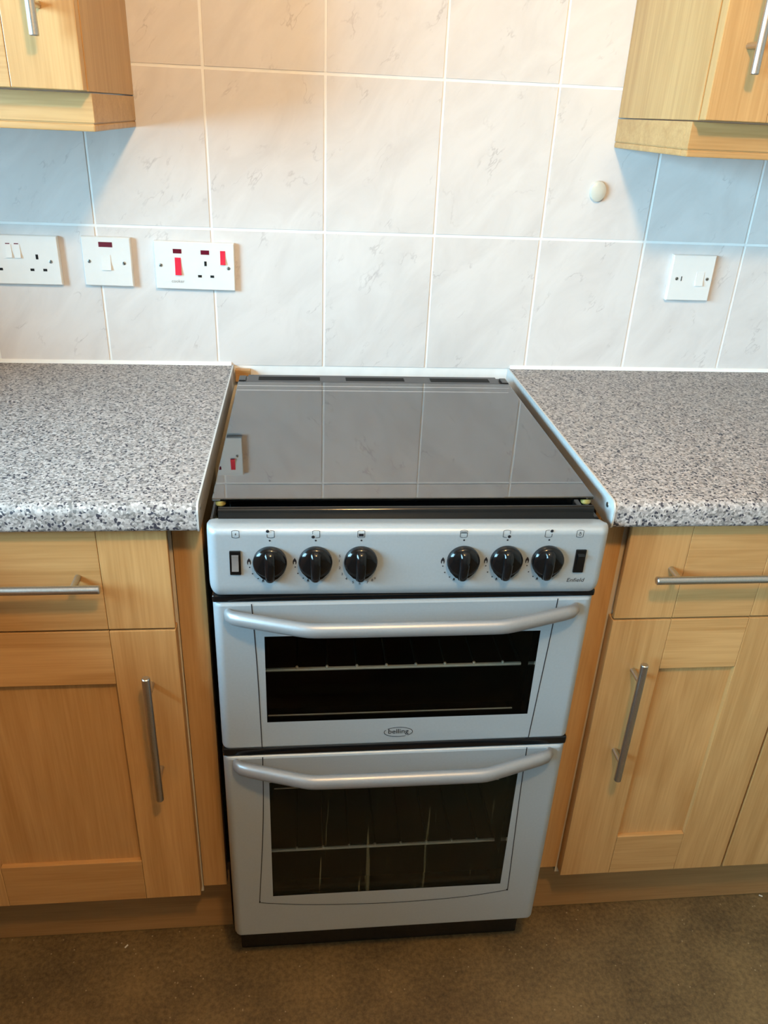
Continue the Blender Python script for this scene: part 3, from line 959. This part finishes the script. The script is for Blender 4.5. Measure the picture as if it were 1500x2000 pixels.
def button(x, lit, label):
    xl = x - PC.x
    s = MB().box(xl - .0069, xl + .0069, -.0022, .001, -.0170, .0170, .0010).build('switch_surround', M_BLACKP, panel)
    s['label'] = label
    b = MB()
    if lit:
        b.prism([(-.0015, -.0100), (-.0052, -.0100), (-.0030, .0), (-.0040, .0118), (-.0015, .0118)], 'x', xl - .0042, xl + .0042)
        b.build('rocker', M_GREYP, s, smooth=20)
    else:
        b.prism([(-.0015, -.0120), (-.0026, -.0120), (-.0034, .0), (-.0062, .0095), (-.0015, .0120)], 'x', xl - .0045, xl + .0045)
        b.build('rocker', M_BLACKP, s, smooth=20)
button(-.1545, True, 'grey rocker of the ignition switch')
button(.2870, False, 'black rocker of the oven light switch')

# hob under the lid
hob = MB()
YH0, YH1 = -.6025, -.094
rim = [(CX0 + .0005, CX1 - .0005)]
hob.prism([(YH0, .868), (YH0, .8985), (-.6012, .9020), (-.5985, .9036), (-.5950, .9032), (-.5915, .8995), (-.5860, .8960), (-.578, .8950), (-.572, .8865), (-.105, .8865),
           (-.100, .8955), (YH1, .8960), (YH1, .868)], 'x', CX0 + .0125, CX1 - .0125)
for s, xe in ((1, CX0 + .0005), (-1, CX1 - .0005)):
    xi = xe + s * .012
    xe += s * .004
    pts = [(xe, .868), (xe, .8865), (xe + s * .0020, .8895), (xe + s * .0050, .8895), (xi, .8885), (xi, .868)]
    hob.prism(pts, 'y', YH0, YH1)
hb = part(hob, 'hob', M_BLACK, smooth=40)
for (x, y, r) in ((-.060, -.235, .036), (.190, -.235, .046), (-.060, -.450, .040), (.190, -.450, .034)):
    bo = part(MB().lathe([(0, r), (.004, r), (.0058, r * .82), (.0058, 0)], (x, y, .8867), 'z', 28), 'burner', M_BURN, hb)
for xa, xb in ((-.165, .052), (.082, .300)):
    b = MB()
    z = .8985
    loop = [(xa, -.560, z), (xb, -.560, z), (xb, -.112, z), (xa, -.112, z), (xa, -.560, z)]
    for p, q in zip(loop, loop[1:]): b.tube([p, q], .0021, 8)
    for yy in (-.345, -.45, -.235):
        b.tube([(xa, yy, z), (xb, yy, z)], .0018, 8)
    xm = (xa + xb) / 2
    b.tube([(xm, -.560, z), (xm, -.112, z)], .0018, 8)
    for px in (xa, xb):
        for py in (-.55, -.12):
            b.tube([(px, py, .8868), (px, py, z)], .002, 8)
    part(b, 'pan_support', M_BLACK, hb)
lid = part(MB().box(-.1858, .3172, -.5806, -.0975, .9038, .9080, .0012), 'glass_lid', M_LID, smooth=20)
for x in (-.1755, .3085):
    b = MB().lathe([(0, .0058), (.0018, .0068), (.0062, .0062), (.0070, .0052)], (x, -.5745, .8965), 'z', 20)
    part(b, 'rubber_bumper', M_BUMP, lid)
hg = MB()
hg.box(-.1860, .3182, -.0965, -.0900, .8960, .9068, .0012)
hg.box(-.1820, .3150, -.0880, -.0480, .8850, .9030)
hg.box(-.1700, .3010, -.0882, -.0478, .9030, .9060, .001)
hinge = part(hg, 'lid_hinge', M_HINGE, lid)
for a, c in ((-.150, -.037), (.011, .121), (.171, .284)):
    part(MB().box(a, c, -.0800, -.0600, .9060, .9064), 'vent_slot', M_HOLE, hinge, 0)
for x in (-.1790, .3120):
    part(MB().box(x - .0065, x + .0065, -.0900, -.0600, .8960, .9085, .002), 'hinge_block', M_BLACKP, lid)

# ------------------------------------------------------------------ crumbs on the floor
def crumb(label, x, y, s, rz):
    b = MB().box(-s, s, -s * .32, s * .32, 0, s * .5, s * .14)
    o = b.build('crumb', M_CRUMB, origin=(0, 0, 0))
    o.location = (x, y, .0004); o.rotation_euler = (0, 0, rz)
    tag(o, label, 'crumb')
crumb('long pale crumb on the floor in front of the left cabinet', -.3903, -.5537, .0036, .9)
crumb('pale crumb on the floor against the right kickboard', .8280, -.5290, .0034, -.5)

# ------------------------------------------------------------------ pendant lamp (above and behind the view)
lp = thing('pendant_lamp', 'warm globe bulb hanging on a white flex from the ceiling', 'lamp', (BULB.x, BULB.y, 2.42))
def lpart(b, name, mtl):
    bmesh.ops.translate(b.bm, verts=b.bm.verts, vec=-Vector(lp.location))
    return b.build(name, mtl, lp, smooth=40)
lpart(MB().lathe([(0, .045), (-.012, .045), (-.028, .018), (-.03, 0)], (BULB.x, BULB.y, 2.42), 'z', 24), 'ceiling_rose', M_UPVC)
lpart(MB().tube([(BULB.x, BULB.y, 2.40), (BULB.x, BULB.y, BULB.z + .10)], .0035, 8), 'flex', M_UPVC)
lpart(MB().lathe([(.035, .014), (.04, .019), (.09, .019), (.105, .008), (.105, 0)], (BULB.x, BULB.y, BULB.z + .025), 'z', 20), 'lamp_holder', M_UPVC)
pr = [(-BULB_R * math.cos(math.pi * k / 12), BULB_R * math.sin(math.pi * k / 12)) for k in range(13)]
lpart(MB().lathe(pr, tuple(BULB), 'z', 24), 'bulb', M_BULB)
